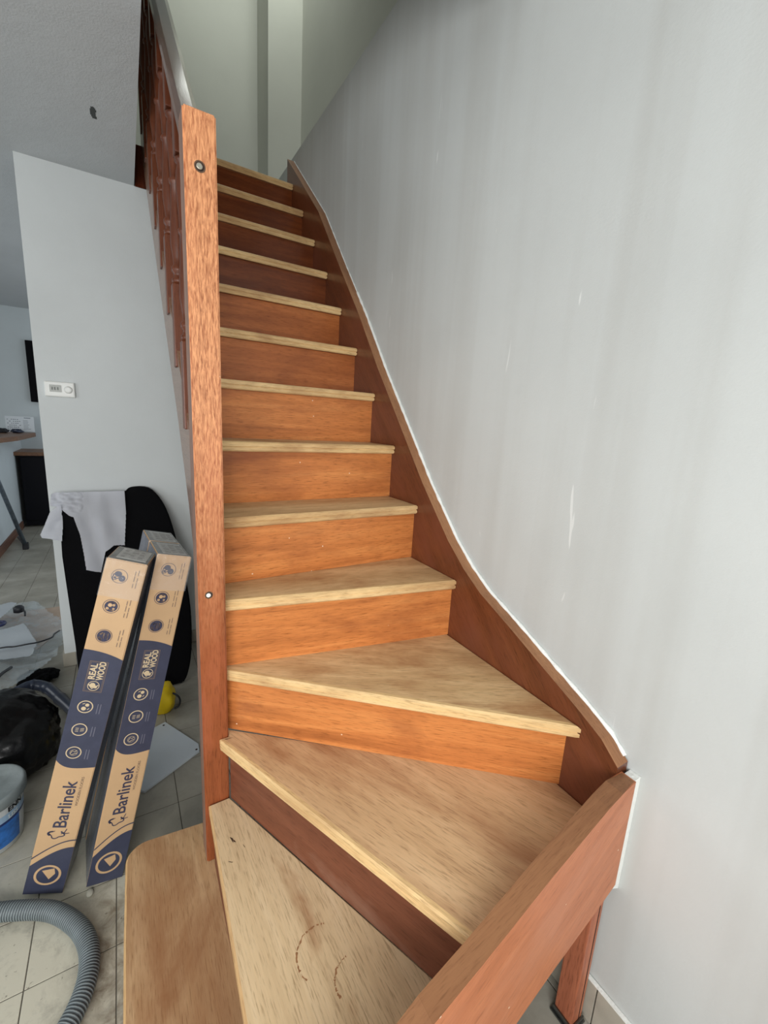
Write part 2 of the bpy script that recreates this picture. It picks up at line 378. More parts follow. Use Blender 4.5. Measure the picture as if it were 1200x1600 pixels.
# floor tiles, one by one as far as the photo tells them apart
TS, TX, TY, GAP = .2045, -.0975, .262, .0028
tile_me = {}
def tile_mesh(k, wx, wy):
    if (k, wx, wy) not in tile_me:
        bm = bmesh.new(); box(bm, 0, wx-GAP, 0, wy-GAP, -.008, 0, 0, .0012)
        me = bpy.data.meshes.new('tile'); bm.to_mesh(me); bm.free(); me.materials.append(M['tile']); tile_me[(k, wx, wy)] = me
    return tile_me[(k, wx, wy)]
TW, TH = .2025, .2095
rest = bmesh.new()
cnt = 0
xe = .735
for j in range(-12, 29):
    for i in range(-16, 6):
        x = TX+i*TW; y = TY+j*TH
        if x < -3.15 or x > xe: continue
        near = (-1.32 < x < 0.05 and -.45 < y < 3.2) or (x > .3 and -1.0 < y < -.3)
        if x+TW > xe:  # cut tile by the wall
            if near:
                o = bpy.data.objects.new('tile', tile_mesh(1, round(xe-x, 4), TH)); COL.objects.link(o); o.location = (x, y, 0); o.parent = fl
            else: box(rest, x, xe-GAP, y, y+TH-GAP, -.008, 0)
            continue
        if near:
            o = bpy.data.objects.new('tile', tile_mesh(0, TW, TH)); COL.objects.link(o)
            o.location = (x, y, R.uniform(-.0004, .0003)); o.parent = fl; cnt += 1
        else: box(rest, x, x+TW-GAP, y, y+TH-GAP, -.008, 0)
tag(obj('tile_field', rest, M['tile'], fl), kind='stuff')

wr = wall_quadprism('wall_right', -2.3, 2.6, -.1, 3.0, XW, .2, M['wall'])
wall_quadprism('wall_upper_right', -2.3, 2.7, 3.0, 5.3, lambda y: 1.09+0*y, .2, M['wall_up'])
tag(bxo('trim_1', .80, 1.29, -2.3, 2.7, 2.95, 2.998, M['wall_up']), kind='structure')
tag(bxo('wall_far_upper', .84, 1.3, 2.5, 2.95, 2.6, 5.3, M['wall_up']), kind='structure')
tag(bxo('wall_far_upper_left', -3.2, .86, 2.78, 2.95, 2.785, 5.3, M['wall_up']), kind='structure')
tag(bxo('ceiling_upper', -3.2, 1.3, -2.3, 2.95, 5.3, 5.4, M['ceiling']), kind='structure')
# slab between the floors; its underside is the living-room ceiling
bm = bmesh.new()
prism(bm, [(-3.2, -2.3), (.742, -2.3), (.742, -.11), (-.097, -.11), (-.075, 1.74), (-.075, 6.1), (-3.2, 6.1)], 'z', 2.6, 2.78)
bm.normal_update(); bmesh.ops.triangulate(bm, faces=[f for f in bm.faces if len(f.verts) > 4])
ce = tag(obj('ceiling', bm, M['ceiling']), kind='structure')
tag(bxo('landing_floor', -.070, .72, 1.76, 2.95, 2.6, 2.78, M['ceiling']), kind='structure')
tag(bxo('trim_2', -.07, .0, 1.735, 1.758, 2.598, 2.79, M['dark']), kind='structure')
bm = bmesh.new(); cloth(bm, [(-.236, 1.160), (-.226, 1.155), (-.217, 1.175), (-.220, 1.20), (-.217, 1.235), (-.230, 1.238), (-.238, 1.21)], .003, lambda a, b: (a, b, 2.5992))
obj('dark_smudge', bm, M['soot'], ce)
# partition between living room and kitchen corridor
pw = tag(bxo('wall_partition', -.555, 1.0, 1.74, 1.83, 0, 2.6, M['wall_part']), kind='structure')
for x0, x1 in ((-.558, -.502), (-.498, -.3), (-.296, -.09), (-.086, .12), (.124, .33), (.334, .54)):
    bxo('tile', x0, x1, 1.731, 1.739, .002, .082, M['skirt'], pw, .001)
bxo('tile', -.5635, -.5555, 1.732, 1.828, .002, .082, M['skirt'], pw, .001)
# kitchen beyond
wk = tag(bxo('wall_kitchen_side', -1.41, -1.285, 3.6, 6.1, 0, 1.10, M['wall_kitchen']), kind='structure')
tag(bxo('baseboard_kitchen', -1.284, -1.268, 3.6, 5.44, 0, .085, M['brownskirt']), kind='structure')
tag(bxo('wall_far', -3.2, 1.3, 5.95, 6.1, 0, 2.6, M['wall_kitchen']), kind='structure')
wl = bmesh.new(); box(wl, -3.2, -3.1, -2.2, -1.95, 0, 2.6); box(wl, -3.2, -3.1, -.25, 1.9, 0, 2.6); box(wl, -3.2, -3.1, -1.95, -.25, 0, .9); box(wl, -3.2, -3.1, -1.95, -.25, 2.1, 2.6); box(wl, -3.2, -3.1, 3.3, 6.1, 0, 2.6); box(wl, -3.2, -3.1, 1.9, 3.3, 0, .85); box(wl, -3.2, -3.1, 1.9, 3.3, 2.2, 2.6)
tag(obj('wall_left', wl, M['wall_kitchen']), kind='structure')
wb = bmesh.new(); box(wb, -3.2, -2.0, -2.3, -2.2, 0, 5.3); box(wb, .1, 1.3, -2.3, -2.2, 0, 5.3); box(wb, -2.0, .1, -2.3, -2.2, 2.15, 5.3); box(wb, -2.0, .1, -2.3, -2.2, 0, .85)
tag(obj('wall_behind', wb, M['wall_part']), kind='structure')
tag(bxo('wall_left_upper', -3.2, -3.1, -2.3, 2.95, 2.78, 5.3, M['wall_up']), kind='structure')

# skirting tiles on the right-hand wall, in front of the stairs
bb = tag(bxo('baseboard_right', .7365, .7375, -1.35, -.2, .0, .12, M['grout']), kind='structure')
for k in range(6):
    y1 = -.32-.2*k
    bxo('tile', .7285, .7362, y1-.197, y1, .002, .122, M['skirt'], bb, .0012)
bxo('tile_lip', .7280, .7375, -1.5, -.3, .1225, .1265, M['bead'], bb)
# ---------------- staircase ----------------
ST = empty('staircase', (0, 0, 0), 'worn orange-brown wooden winder staircase with half-sanded treads climbing along the grey wall', 'staircase')
Z = {1: .1995, 2: .399, 3: .598, 4: .787, 5: .988, 6: 1.190, 7: 1.393}
for k in range(8, 15): Z[k] = .1995*k
YN = lambda k: .148+.1815*(k-6)
XI = lambda y: .703+.012*y
def tread_mat(k, ang):
    if k == 1: a = dict(dark=(176, 136, 96), mid=(186, 150, 110), light=(204, 170, 130), patchcol=(140, 90, 54), patch=.5)
    elif k == 2: a = dict(dark=(196, 168, 130), mid=(216, 190, 150), light=(228, 204, 166), patchcol=(160, 112, 72), patch=-.4)
    elif k == 3: a = dict(dark=(186, 148, 108), mid=(212, 176, 134), light=(226, 194, 152), patchcol=(156, 104, 66), patch=.5)
    else: a = dict(dark=(196, 160, 114), mid=(220, 186, 138), light=(234, 204, 156), patchcol=(164, 112, 68), patch=.2)
    m = wood('sanded_tread', a['dark'], a['mid'], a['light'], rot=(0, 0, -ang), axis='x', rough=.6, patchcol=a['patchcol'], patch=a['patch'], seed=k, fine=.8)
    return m
def nose_mat(k, ang):
    lo = k < 3
    return wood('sanded_nosing', (184, 146, 100) if lo else (206, 170, 118), (206, 168, 118) if lo else (226, 192, 138), (224, 188, 138) if lo else (240, 210, 158), rot=(0, 0, -ang), seed=k+20, rough=.55, patchcol=(160, 116, 76), patch=.6, fine=.8)
T_TH = .032
NA = {1: math.pi/2, 2: math.pi/2, 3: math.radians(-67), 4: math.radians(-41), 5: math.radians(-11)}
def tread(k, pts, nose_edges, ang):
    """pts counter-clockwise; nose_edges = indices of edges i->i+1 that are moulded"""
    bm = bmesh.new(); z = Z[k]
    prof = [(.005 if k < 3 else .012, 0), (.004, -.0005), (.0, -.005), (.0, -.0145), (.003, -.0165), (.003, -.018), (.0005, -.020), (.0005, -.028), (.004, -T_TH)]
    rings = [[bm.verts.new((x, y, z+dz)) for x, y in inset_poly(pts, d)] for d, dz in prof]
    bm.faces.new(rings[0]).material_index = 0
    bm.faces.new(rings[-1][::-1]).material_index = 2
    n = len(pts)
    for r in range(len(rings)-1):
        for i in range(n):
            f = bm.faces.new((rings[r+1][i], rings[r+1][(i+1) % n], rings[r][(i+1) % n], rings[r][i]))
            f.material_index = 1 if (i in nose_edges) else 0
    me_o = obj('tread', bm, [tread_mat(k, ang), nose_mat(k, NA.get(k, 0)), M['under']], ST)
    return me_o
# T1 with its rounded outer corner
c = []
cx, cy, rr = -.213, .105, .055
for a in range(0, 7):
    t = math.radians(86+a*15.5); c.append((cx+rr*math.cos(t), cy+rr*math.sin(t)))
YF = lambda x: -.6835+.065*(x-.714)
p1 = [(-.0, YF(0)), (.02, YF(.02)), (.02, .138)] + c + [(-.274, -.1), (-.284, YF(-.284))]
tr1 = tread(1, p1, set(range(2, len(p1))), math.pi/2)
tr2 = tread(2, [(-.0575, -.004), (-.089, YF(-.089)), (.30, YF(.30)), (.0, -.002)], {0}, math.radians(92))
tr3 = tread(3, [(-.024, -.012), (.271, YF(.271)), (XI(-.683), YF(XI(-.683))), (XI(-.53), -.535), (.0, .034), (.0, -.0005), (-.024, -.0005)], {0, 6}, math.radians(-66))
tr4 = tread(4, [(.0, .022), (XI(-.58)-.001, -.588), (XI(-.07), -.062), (.0, .05)], {0}, math.radians(-30))
tr5 = tread(5, [(-.0, .03), (XI(-.1)-.001, -.098), (XI(.18), .175), (.0, .16)], {0}, math.radians(-8))
for k in range(6, 14):
    y = YN(k); yl = y-.015 if k == 6 else y
    tread(k, [(-.012 if k > 6 else 0, yl), (XI(y)-.001, y), (XI(y), y+.1815+.028), (-.012 if k > 6 else 0, y+.1815+.028)], {0}, 0)
tread(14, [(-.012, 1.6), (XI(1.6)-.001, 1.6), (XI(1.75), 1.76), (-.012, 1.76)], {0}, 0)
# stain ring and chips on the lower treads
def arc_mark(par, cx, cy, z, r, a0, a1, wdt, mat, name='stain_ring'):
    bm = bmesh.new(); n = 60; prev = None
    for i in range(n+1):
        a = math.radians(a0+(a1-a0)*i/n); ww = wdt*(.5+1.1*noise.noise(Vector((i*.35, r*40, 2)))**1 if True else 1)
        ww = max(.0002, ww); rr_ = r+.0022*noise.noise(Vector((i*.2, 5, r*9)))
        v = (bm.verts.new((cx+(rr_-ww)*math.cos(a), cy+(rr_-ww)*math.sin(a), z+.0003)), bm.verts.new((cx+(rr_+ww)*math.cos(a), cy+(rr_+ww)*math.sin(a), z+.0003)))
        if prev and noise.noise(Vector((i*.5, 3, r*30))) > -.22: bm.faces.new((prev[0], v[0], v[1], prev[1]))
        prev = v
    return obj(name, bm, mat, par)
stain = plain('brown_stain', (158, 112, 74), .7, var=.2, vscale=60)
darkstain = plain('dark_scratch', (74, 50, 36), .7)

# risers
def riser(p0, p1, z0, z1, mat, t=.018):
    p0, p1 = Vector(p0), Vector(p1); d = (p1-p0).normalized(); n = Vector((-d.y, d.x))
    L = (p1-p0).length
    bm = bmesh.new(); box(bm, 0, L, 0, t, z0, z1, 0)
    o = obj('riser', bm, mat, ST)
    o.matrix_local = Matrix(((d.x, n.x, 0, p0.x), (d.y, n.y, 0, p0.y), (0, 0, 1, 0), (0, 0, 0, 1)))
    return o
riser((-.252, .10), (-.262, -.745), 0, Z[1]-T_TH, M['riser_dusty'])
riser((-.047, -.012), (-.062, -.733), Z[1], Z[2]-T_TH, M['riser_dusty'])
riser((.002, -.007), (.296, -.709), Z[2], Z[3]-T_TH, M['riser_dusty'])
riser((.0, .036), (XI(-.55), -.553), Z[3], Z[4]-T_TH, M['riser'])
riser((.0, .046), (XI(-.08), -.078), Z[4], Z[5]-T_TH, M['riser'])
riser((.0, .153), (XI(.17), .168), Z[5], Z[6]-T_TH, M['riser'])
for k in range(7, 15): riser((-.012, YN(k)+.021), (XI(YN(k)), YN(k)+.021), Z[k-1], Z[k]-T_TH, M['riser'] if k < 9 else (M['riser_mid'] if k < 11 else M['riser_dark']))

# wall string along the right-hand wall
top = [(1.71, 2.965), (1.202, 2.515), (.918, 2.188), (.697, 1.94), (.501, 1.697), (.303, 1.471), (.131, 1.274), (-.037, 1.105), (-.125, 1.035), (-.207, .985), (-.346, .926), (-.464, .873), (-.566, .828), (-.638, .792), (-.683, .752)]
bm = bmesh.new()
bot = [(-.683, .40), (-.45, .45), (-.1, .68), (.13, .92), (1.71, 2.60)]
pts = top+bot
nT = len(top)
bm = bmesh.new()
v0 = [bm.verts.new((XI(y), y, z)) for y, z in pts]; v1 = [bm.verts.new((XW(y)-.004, y, z)) for y, z in pts]
bm.faces.new(v0[::-1]); bm.faces.new(v1)
for i in range(len(pts)):
    j = (i+1) % len(pts); f = bm.faces.new((v0[i], v0[j], v1[j], v1[i])); f.material_index = 1 if i < nT-1 else 0
bm.normal_update(); bmesh.ops.triangulate(bm, faces=[f for f in bm.faces if len(f.verts) > 4])
obj('wall_string', bm, [M['string'], M['string_top']], ST)
# bead of filler where string meets wall
bm = bmesh.new()
pa = []
for i in range(nT-1):
    (ya, za), (yb, zb) = top[i], top[i+1]
    n = max(2, int(math.hypot(yb-ya, zb-za)/.012))
    for k in range(n): pa.append((XW(ya+(yb-ya)*k/n)-.0035, ya+(yb-ya)*k/n, za+(zb-za)*k/n+.0005))
sweep(bm, pa, .006, 7, rf=lambda i: (.0058 if pa[i][1] < .8 else .003)*(1+.5*noise.noise(Vector((i*.45, 0, 0)))))
tag(obj('filler_bead', bm, M['bead'], wr))
# front string, closing the turn towards the viewer
ft = [(.7135, .736), (.650, .741), (.598, .733), (.415, .688), (.236, .634), (.135, .608), (-.05, .52), (-.262, .42)]
fb = [(-.262, .002), (.0, .10), (.15, .23), (.371, .362), (.481, .396), (.634, .433), (.7135, .455)]
bm = bmesh.new(); P = ft+fb; nn = len(P)
prism(bm, P, 'y', -.717, -.684, 0, None, [1 if i < len(ft)-1 else 0 for i in range(nn)])
for v in bm.verts: v.co.y += .065*(v.co.x-.714)
bm.normal_update(); bmesh.ops.triangulate(bm, faces=[f for f in bm.faces if len(f.verts) > 4])
es = [e for e in bm.edges if len(e.link_faces) == 2 and {f.material_index for f in e.link_faces} == {0, 1}]
bmesh.ops.bevel(bm, geom=es, offset=.003, segments=2, affect='EDGES')
obj('front_string', bm, [M['front'], M['front_top']], ST)
# plaster left between string end and wall
bm = bmesh.new()
prof = []
for i in range(26):
    z = .44+.295*i/25; prof.append((.7137+.003*noise.noise(Vector((z*40, 1, 0)))-(.0), z))
pl = [(XW(-.7)-.0005, .425)]+[(XW(-.7)-.0005, .735)]+prof[::-1]
prism(bm, pl, 'y', -.7135, -.690)
bm.normal_update(); bmesh.ops.triangulate(bm, faces=[f for f in bm.faces if len(f.verts) > 4])
obj('plaster_strip', bm, M['bead'], wr)
# support post under the corner
sp = bxo('support_post', .672, .716, -.7, -.652, .004, .50, M['postw'], ST, .003)
bxo('groove', .7005, .7035, -.7006, -.695, .02, .46, M['hole'], sp)
bm = bmesh.new(); box(bm, .664, .722, -.708, -.646, .0008, .006, 0, .001); box(bm, .668, .672, -.704, -.650, .006, .022); box(bm, .668, .718, -.705, -.7015, .006, .02)
obj('metal_foot', bm, M['metal'], sp)

# newel post
bm = bmesh.new(); box(bm, -.0655, -.0, 0, .065, Z[1], 2.086)
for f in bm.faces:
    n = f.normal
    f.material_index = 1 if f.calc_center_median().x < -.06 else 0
bmesh.ops.bevel(bm, geom=[e for e in bm.edges], offset=.0035, segments=2, affect='EDGES')
nw = obj('newel_post', bm, [M['newel'], M['newel_side_sheen']], ST)
def bolt_hole(x, z, r, white):
    bm = bmesh.new()
    disc(bm, (x, 0, z), (1, 0, 0), (0, 0, 1), (0, -1, 0), r*.78, r, mi=0, h=.0006)
    disc(bm, (x, 0, z), (1, 0, 0), (0, 0, 1), (0, -1, 0), 0, r*.8, mi=1, h=.0004)
    h = obj('bolt_hole', bm, [M['holerim'], M['hole']], nw)
    bm = bmesh.new(); lathe(bm, [(r*.2, 0), (r*.56, .0002), (r*.56, .0022), (r*.44, .003)], 0, 0, 20)
    for v in bm.verts: v.co = Vector((x-.001, -v.co.z-.0002, z+v.co.x*0+v.co.y)) + Vector((v.co.x, 0, 0))
    obj('bolt_head', bm, M['bead'] if white else M['bolt'], h)
bolt_hole(-.0345, 1.981, .0115, False)
bolt_hole(-.0405, 1.023, .0098, True)

# inner string, balusters and handrail going up behind the newel
nl = lambda y: 1.190+(y-.148)*1.0992
XO0, XO1 = -.032, -.004
pts = [(.066, nl(.066)+.03), (1.78, nl(1.78)+.05), (1.78, nl(1.78)-.2), (.60, nl(.60)-.245), (.40, nl(.4)-.28), (.26, nl(.26)-.37), (.16, .70), (.10, .42), (.066, .25)]
bm = bmesh.new(); prism(bm, pts, 'x', XO0, XO1)
bm.normal_update(); bmesh.ops.triangulate(bm, faces=[f for f in bm.faces if len(f.verts) > 4])
obj('inner_string', bm, M['instr'], ST)
rz = lambda y: nl(y)+.90
def rail_profile(name, y0, y1, prof, f, mat):
    bm = bmesh.new(); a = [bm.verts.new((x, y0, f(y0)+z)) for x, z in prof]; b = [bm.verts.new((x, y1, f(y1)+z)) for x, z in prof]
    n = len(prof); bm.faces.new(a); bm.faces.new(b[::-1])
    for i in range(n): bm.faces.new((a[i], b[i], b[(i+1) % n], a[(i+1) % n]))
    bm.normal_update(); bmesh.ops.triangulate(bm, faces=[f_ for f_ in bm.faces if len(f_.verts) > 4])
    return obj(name, bm, mat, ST)
rail_profile('handrail', .066, 1.85, [(x+.010, z) for x, z in [(-.056, .0), (-.06, -.012), (-.056, -.03), (-.048, -.036), (-.048, -.058), (-.044, -.063), (-.014, -.063), (-.010, -.058), (-.010, -.036), (-.002, -.03), (.002, -.012), (-.002, 0), (-.014, .009), (-.044, .009)]], rz, M['rail'])
def baluster_mesh():
    bm = bmesh.new(); h = .80
    box(bm, -.022, .022, -.022, .022, -.07, .19, 0, .003)
    prof = [(.016, .19), (.0215, .197), (.0215, .206), (.015, .212), (.015, .222), (.0215, .23), (.0215, .24), (.014, .25), (.016, .27), (.021, .31), (.020, .36), (.016, .42), (.0145, .48), (.019, .486), (.0195, .494), (.0145, .50), (.016, .54), (.021, .60), (.019, .64), (.015, .66), (.0215, .667), (.0215, .674), (.015, .68)]
    lathe(bm, prof, 0, 0, 14)
    box(bm, -.022, .022, -.022, .022, .68, .845, 0, .003)
    me = bpy.data.meshes.new('baluster'); bmesh.ops.recalc_face_normals(bm, faces=bm.faces[:]); bm.to_mesh(me); bm.free(); me.materials.append(M['balwood']); return me
bme = baluster_mesh()
for k in range(0, 9):
    y = .215+.1815*k
    o = bpy.data.objects.new('baluster', bme); COL.objects.link(o); o.parent = ST; o.location = (-.016, y, nl(y)+.03)
    # cut to the slope of the string: slight sink is hidden in the string

# ---------------- printed flooring packs leaning on the stairs ----------------
def pack(name, O, wv, lv, W, L, label, depths=(.178,), ends_only=False):
    wv, lv = Vector(wv).normalized(), Vector(lv).normalized()
    lv = (lv-wv*lv.dot(wv)).normalized(); dv = lv.cross(wv)   # depth, away from viewer
    root = empty(name, (0, 0, 0), label, 'package', 'flooring packs leaning against the stairs')
    root.matrix_world = Matrix(((wv.x, dv.x, lv.x, O[0]), (wv.y, dv.y, lv.y, O[1]), (wv.z, dv.z, lv.z, O[2]), (0, 0, 0, 1)))
    d0 = depths[0]
    bm = bmesh.new(); box(bm, 0, W, 0, d0, 0, L, 0)
    for f in bm.faces:
        c = f.calc_center_median()
        f.material_index = 0 if c.y < .001 else (2 if c.z > L-.001 else 1)
    bmesh.ops.bevel(bm, geom=bm.edges[:], offset=.0025, segments=2, affect='EDGES')
    obj('carton', bm, [M['card'], M['boxside'], M['boxend']], root)
    # white label wrapped on the end
    bm = bmesh.new(); box(bm, .018, W-.01, .02, d0*.9, L, L+.0008)
    lb = obj('end_label', bm, M['endlabel'], root)
    bm = bmesh.new()
    for q in range(9):
        for s in range(3):
            y_ = .03+q*.0125*d0/.178
            box(bm, .026+s*.021, .026+s*.021+R.uniform(.009, .019), y_, y_+(.002 if (q+s) % 3 else .006), L+.0009, L+.0012)
    obj('label_print', bm, M['labelink'], root)
    # film crumple on the top edge
    bm = bmesh.new()
    def fn(a, b):
        return (a, -.0015-.009*abs(noise.noise(Vector((a*60, b*45, L))))*min(1, b*12), L-.11+b)
    cloth(bm, [(-.001, .0), (W+.001, .0), (W+.001, .112), (-.001, .112)], .004, fn)
    obj('plastic_wrap', bm, M['wrap'], root)
    if ends_only: return root
    # --- printing on the narrow face: s across, t up ---
    k = L/1.097
    X, Y, N = (1, 0, 0), (0, 0, 1), (0, -1, 0)
    def P(s, t): return (s*W/.1, 0, t*k)
    def flat(name, polys, mat, h=.0004):
        bm = bmesh.new()
        for pg in polys:
            f = bm.faces.new([bm.verts.new((P(s, t)[0], -h, P(s, t)[2])) for s, t in pg])
        bmesh.ops.triangulate(bm, faces=bm.faces[:])
        return obj(name, bm, mat, root)
    # navy field
    topc = [(.1-.1*i/16, .8195-.022*(1-i/16)**2.2) for i in range(17)]
    botc = [(.1*i/16, .4345+.028*(1-i/16)**5+.010*(i/16)**2) for i in range(17)]
    flat('navy_field', [botc+topc], M['navy'])
    # lower navy corner and the arc above it
    def arc(t0, t1): return [(.1*i/14, t0+(t1-t0)*math.sin(math.pi/2*(i/14))) for i in range(15)]
    flat('navy_corner', [[(0, .0), (.1, .0)]+arc(.100, .166)[::-1]], M['navy'])
    a1, a2 = arc(.128, .1925), arc(.1225, .1885)
    flat('navy_arc', [[a1[i], a1[i+1], a2[i+1], a2[i]] for i in range(14)], M['navy'])
    def ring(s, t, r, mi, mat, r0=.82):
        bm = bmesh.new(); disc(bm, P(s, t), X, Y, N, r*r0, r, h=.0009); obj('round_emblem', bm, mat, root)
    # reading direction is up the pack
    U, V = (0, 0, 1), (-1, 0, 0)
    text_mesh('brand_lettering', 'Barlinek', .050*k, M['ink'], root, P(.0655, .232), U, V, N, sx=.98, bold=.0005).location = (0, -.0005, 0)
    text_mesh('small_lettering', 'WOODEN FLOORS', .0105*k, M['inksoft'], root, P(.0805, .310), U, V, N, sx=1.1).location = (0, -.0005, 0)
    # leaf-like tree mark: open crown outline with a stem
    bm = bmesh.new()
    ctr = []
    for i in range(46):
        a = math.radians(40+i*6.6)
        rr = .0175+.0032*math.sin(a*4+.6)
        ctr.append((.047+rr*math.sin(a)*1.0, .212+rr*math.cos(a)*.78))
    def strip(bm, pts, w0, w1=None):
        w1 = w1 or w0; prev = None
        for i, (s, t) in enumerate(pts):
            j = min(i+1, len(pts)-1); h_ = max(i-1, 0)
            d = Vector((pts[j][0]-pts[h_][0], pts[j][1]-pts[h_][1])).normalized(); nx = Vector((-d.y, d.x)); ww = w0+(w1-w0)*i/len(pts)
            a, b = Vector((s, t))+nx*ww, Vector((s, t))-nx*ww
            v = (bm.verts.new((a.x*W/.1, -.0007, a.y*k)), bm.verts.new((b.x*W/.1, -.0007, b.y*k)))
            if prev: bm.faces.new((prev[0], prev[1], v[1], v[0]))
            prev = v
    strip(bm, ctr, .0020, .0010)
    strip(bm, [(.058, .212), (.066, .219), (.070, .230)], .0013); strip(bm, [(.062, .216), (.072, .214), (.078, .216)], .0012)
    strip(bm, [(ctr[-14+i][0]-.001, ctr[-14+i][1]) for i in range(12)], .0034, .002)
    obj('tree_mark', bm, M['ink'], root)
    # three round pictograms on the plain part
    def picto(s, t, kind):
        bm = bmesh.new(); disc(bm, P(s, t), X, Y, N, .0195, .0208, h=.0006)
        if kind == 0:    # two dark leaf shapes
            for (a, b, r, sx) in ((-.004, .007, .0085, 1.1), (.007, -.006, .0095, .9), (-.010, -.006, .0035, 1)):
                disc(bm, P(s+a, t+b*.9), X, Y, N, 0, r, 10, h=.0007, sx=sx)
            strip(bm, [(s-.014, t+.006), (s-.016, t-.008), (s-.012, t-.014)], .0014); strip(bm, [(s-.010, t-.012), (s+.002, t-.002)], .0012)
        elif kind == 1:
            disc(bm, P(s, t), X, Y, N, 0, .0165, 24, h=.0007)
        else:
            disc(bm, P(s, t), X, Y, N, 0, .0175, 24, h=.0007)
        o = obj('round_emblem', bm, M['ink'], root)
        bm = bmesh.new()
        if kind == 1:
            for (a, b, r) in ((-.003, .004, .0055), (.006, .005, .0035), (-.008, -.008, .0038), (.007, -.007, .003)):
                disc(bm, P(s+a, t+b*.9), X, Y, N, 0 if r > .004 else .001, r, 12, h=.001)
            strip(bm, [(s-.010, t+.01), (s, t+.012), (s+.010, t+.008)], .0012); strip(bm, [(s-.013, t-.002), (s-.002, t-.011), (s+.010, t-.012)], .0012)
        elif kind == 2:
            strip(bm, [(s-.001, t-.009), (s-.001, t+.009)], .0011); strip(bm, [(s+.003, t-.009), (s+.003, t+.009)], .0011)
            strip(bm, [(s-.013, t-.004), (s-.006, t-.010), (s-.006, t-.016)], .0025); strip(bm, [(s+.009, t-.010), (s+.009, t+.010)], .0016)
            strip(bm, [(s-.010, t+.004), (s-.004, t+.010)], .002)
        if len(bm.verts): obj('emblem_detail', bm, M['card'], root)
        else: bm.free()
        bm = bmesh.new()
        for q in range(2):
            for r_ in range(3):
                a = t-.028+r_*.019; strip(bm, [(s+.036+q*.0075, a), (s+.036+q*.0075, a+.013+.004*((q+r_) % 2))], .0010)
        obj('small_lettering', bm, M['inksoft'], root)
    picto(.0405, 1.050, 0); picto(.0385, .958, 1); picto(.0395, .866, 2)
    # framed emblem with lettering on the navy field
    bm = bmesh.new()
    s0, s1, t0, t1 = .0225, .067, .690, .786
    for pg in ([(s0, t0), (s1, t0)], [(s1, t0), (s1, t1)], [(s1, t1), (s0, t1)], [(s0, t1), (s0, t0)]): strip(bm, pg, .0006)
    s0 += .003; s1 -= .003; t0 += .003; t1 -= .003
    for pg in ([(s0, t0), (s1, t0)], [(s1, t0), (s1, t1)], [(s1, t1), (s0, t1)], [(s0, t1), (s0, t0)]): strip(bm, pg, .0004)
    obj('frame_print', bm, M['inksoft'], root)
    text_mesh('frame_lettering', 'REAL', .0235*k, M['cream'], root, P(.0425, .7285), U, V, N, sx=.95, bold=.0007).location = (0, -.0006, 0)
    text_mesh('frame_lettering', 'WOOD', .0235*k, M['cream'], root, P(.0620, .7285), U, V, N, sx=.72, bold=.0007).location = (0, -.0006, 0)
    bm = bmesh.new(); disc(bm, P(.0445, .709), X, Y, N, .0135, .0152, h=.0008); disc(bm, P(.042, .711), X, Y, N, 0, .0075, 9, h=.0009)
    disc(bm, P(.050, .706), X, Y, N, 0, .0045, 7, h=.0009); strip(bm, [(.031, .714), (.042, .700), (.056, .712)], .0015)
    obj('round_emblem', bm, M['cream'], root)
    for q, t in enumerate((.6405, .566, .490)):
        bm = bmesh.new(); disc(bm, P(.0378, t), X, Y, N, .0172, .0200, h=.0008)
        if q == 0:
            for a, b, r in ((.004, .006, .0052), (-.003, -.006, .0062)): disc(bm, P(.0378+a, t+b), X, Y, N, 0, r, 10, h=.0009)
            strip(bm, [(.030, t+.008), (.036, t+.011)], .001); strip(bm, [(.044, t-.009), (.048, t-.004)], .001)
        elif q == 1:
            for a in (-.004, 0, .004): strip(bm, [(.0378+.002, t+a-.001), (.0378+.011, t+a+.001)], .0007)
            for a in (-.006, -.001, .004): strip(bm, [(.0378-.010, t+a), (.0378-.002, t+a)], .0008)
        else:
            strip(bm, [(.0300, t-.004), (.034, t+.006), (.040, t+.002), (.045, t+.008)], .0008); strip(bm, [(.0330, t-.008), (.040, t-.004), (.046, t-.001)], .0008); disc(bm, P(.0378, t), X, Y, N, .009, .0098, h=.0009)
        obj('round_emblem', bm, M['cream'], root)
        bm = bmesh.new()
        for r_ in range(2): strip(bm, [(.068+r_*.007, t-.020), (.068+r_*.007, t+.012)], .0009)
        obj('small_lettering', bm, M['navysoft'], root)
    # big round emblem at the foot of the pack
    bm = bmesh.new(); disc(bm, P(.0505, .067), X, Y, N, .029, .0355, h=.0008)
    v = [bm.verts.new((P(s, t)[0], -.0009, P(s, t)[2])) for s, t in ((.034, .083), (.064, .091), (.069, .072), (.056, .052))]
    bm.faces.new(v); obj('round_emblem', bm, M['card'], root)
    return root
pack('flooring_pack', (-.5412, .311, .0274), (.9348, -.2377, -.2638), (.2583, -.0544, .9645), .1035, 1.084, 'left flooring package with cardboard and navy printed face, nearest the black rubbish bag', depths=(.12,))
pack('flooring_pack', (-.3802, .2504, .0225), (.9712, .053, -.2325), (.2304, .0425, .9722), .0967, 1.0634, 'right flooring package, its printed cardboard and navy face beside the newel post')
# plain pack behind the right-hand one
wv, lv = Vector((.9712, .053, -.2325)), Vector((.2304, .0425, .9722)); dv = lv.cross(wv).normalized()
Ob = Vector((-.3802, .2504, .0225))+dv*.183+wv*-.001
pack('flooring_pack', tuple(Ob), wv, lv, .0967, 1.0634, 'plain grey-wrapped flooring package hidden behind the right printed one, only its labelled end showing', ends_only=True)

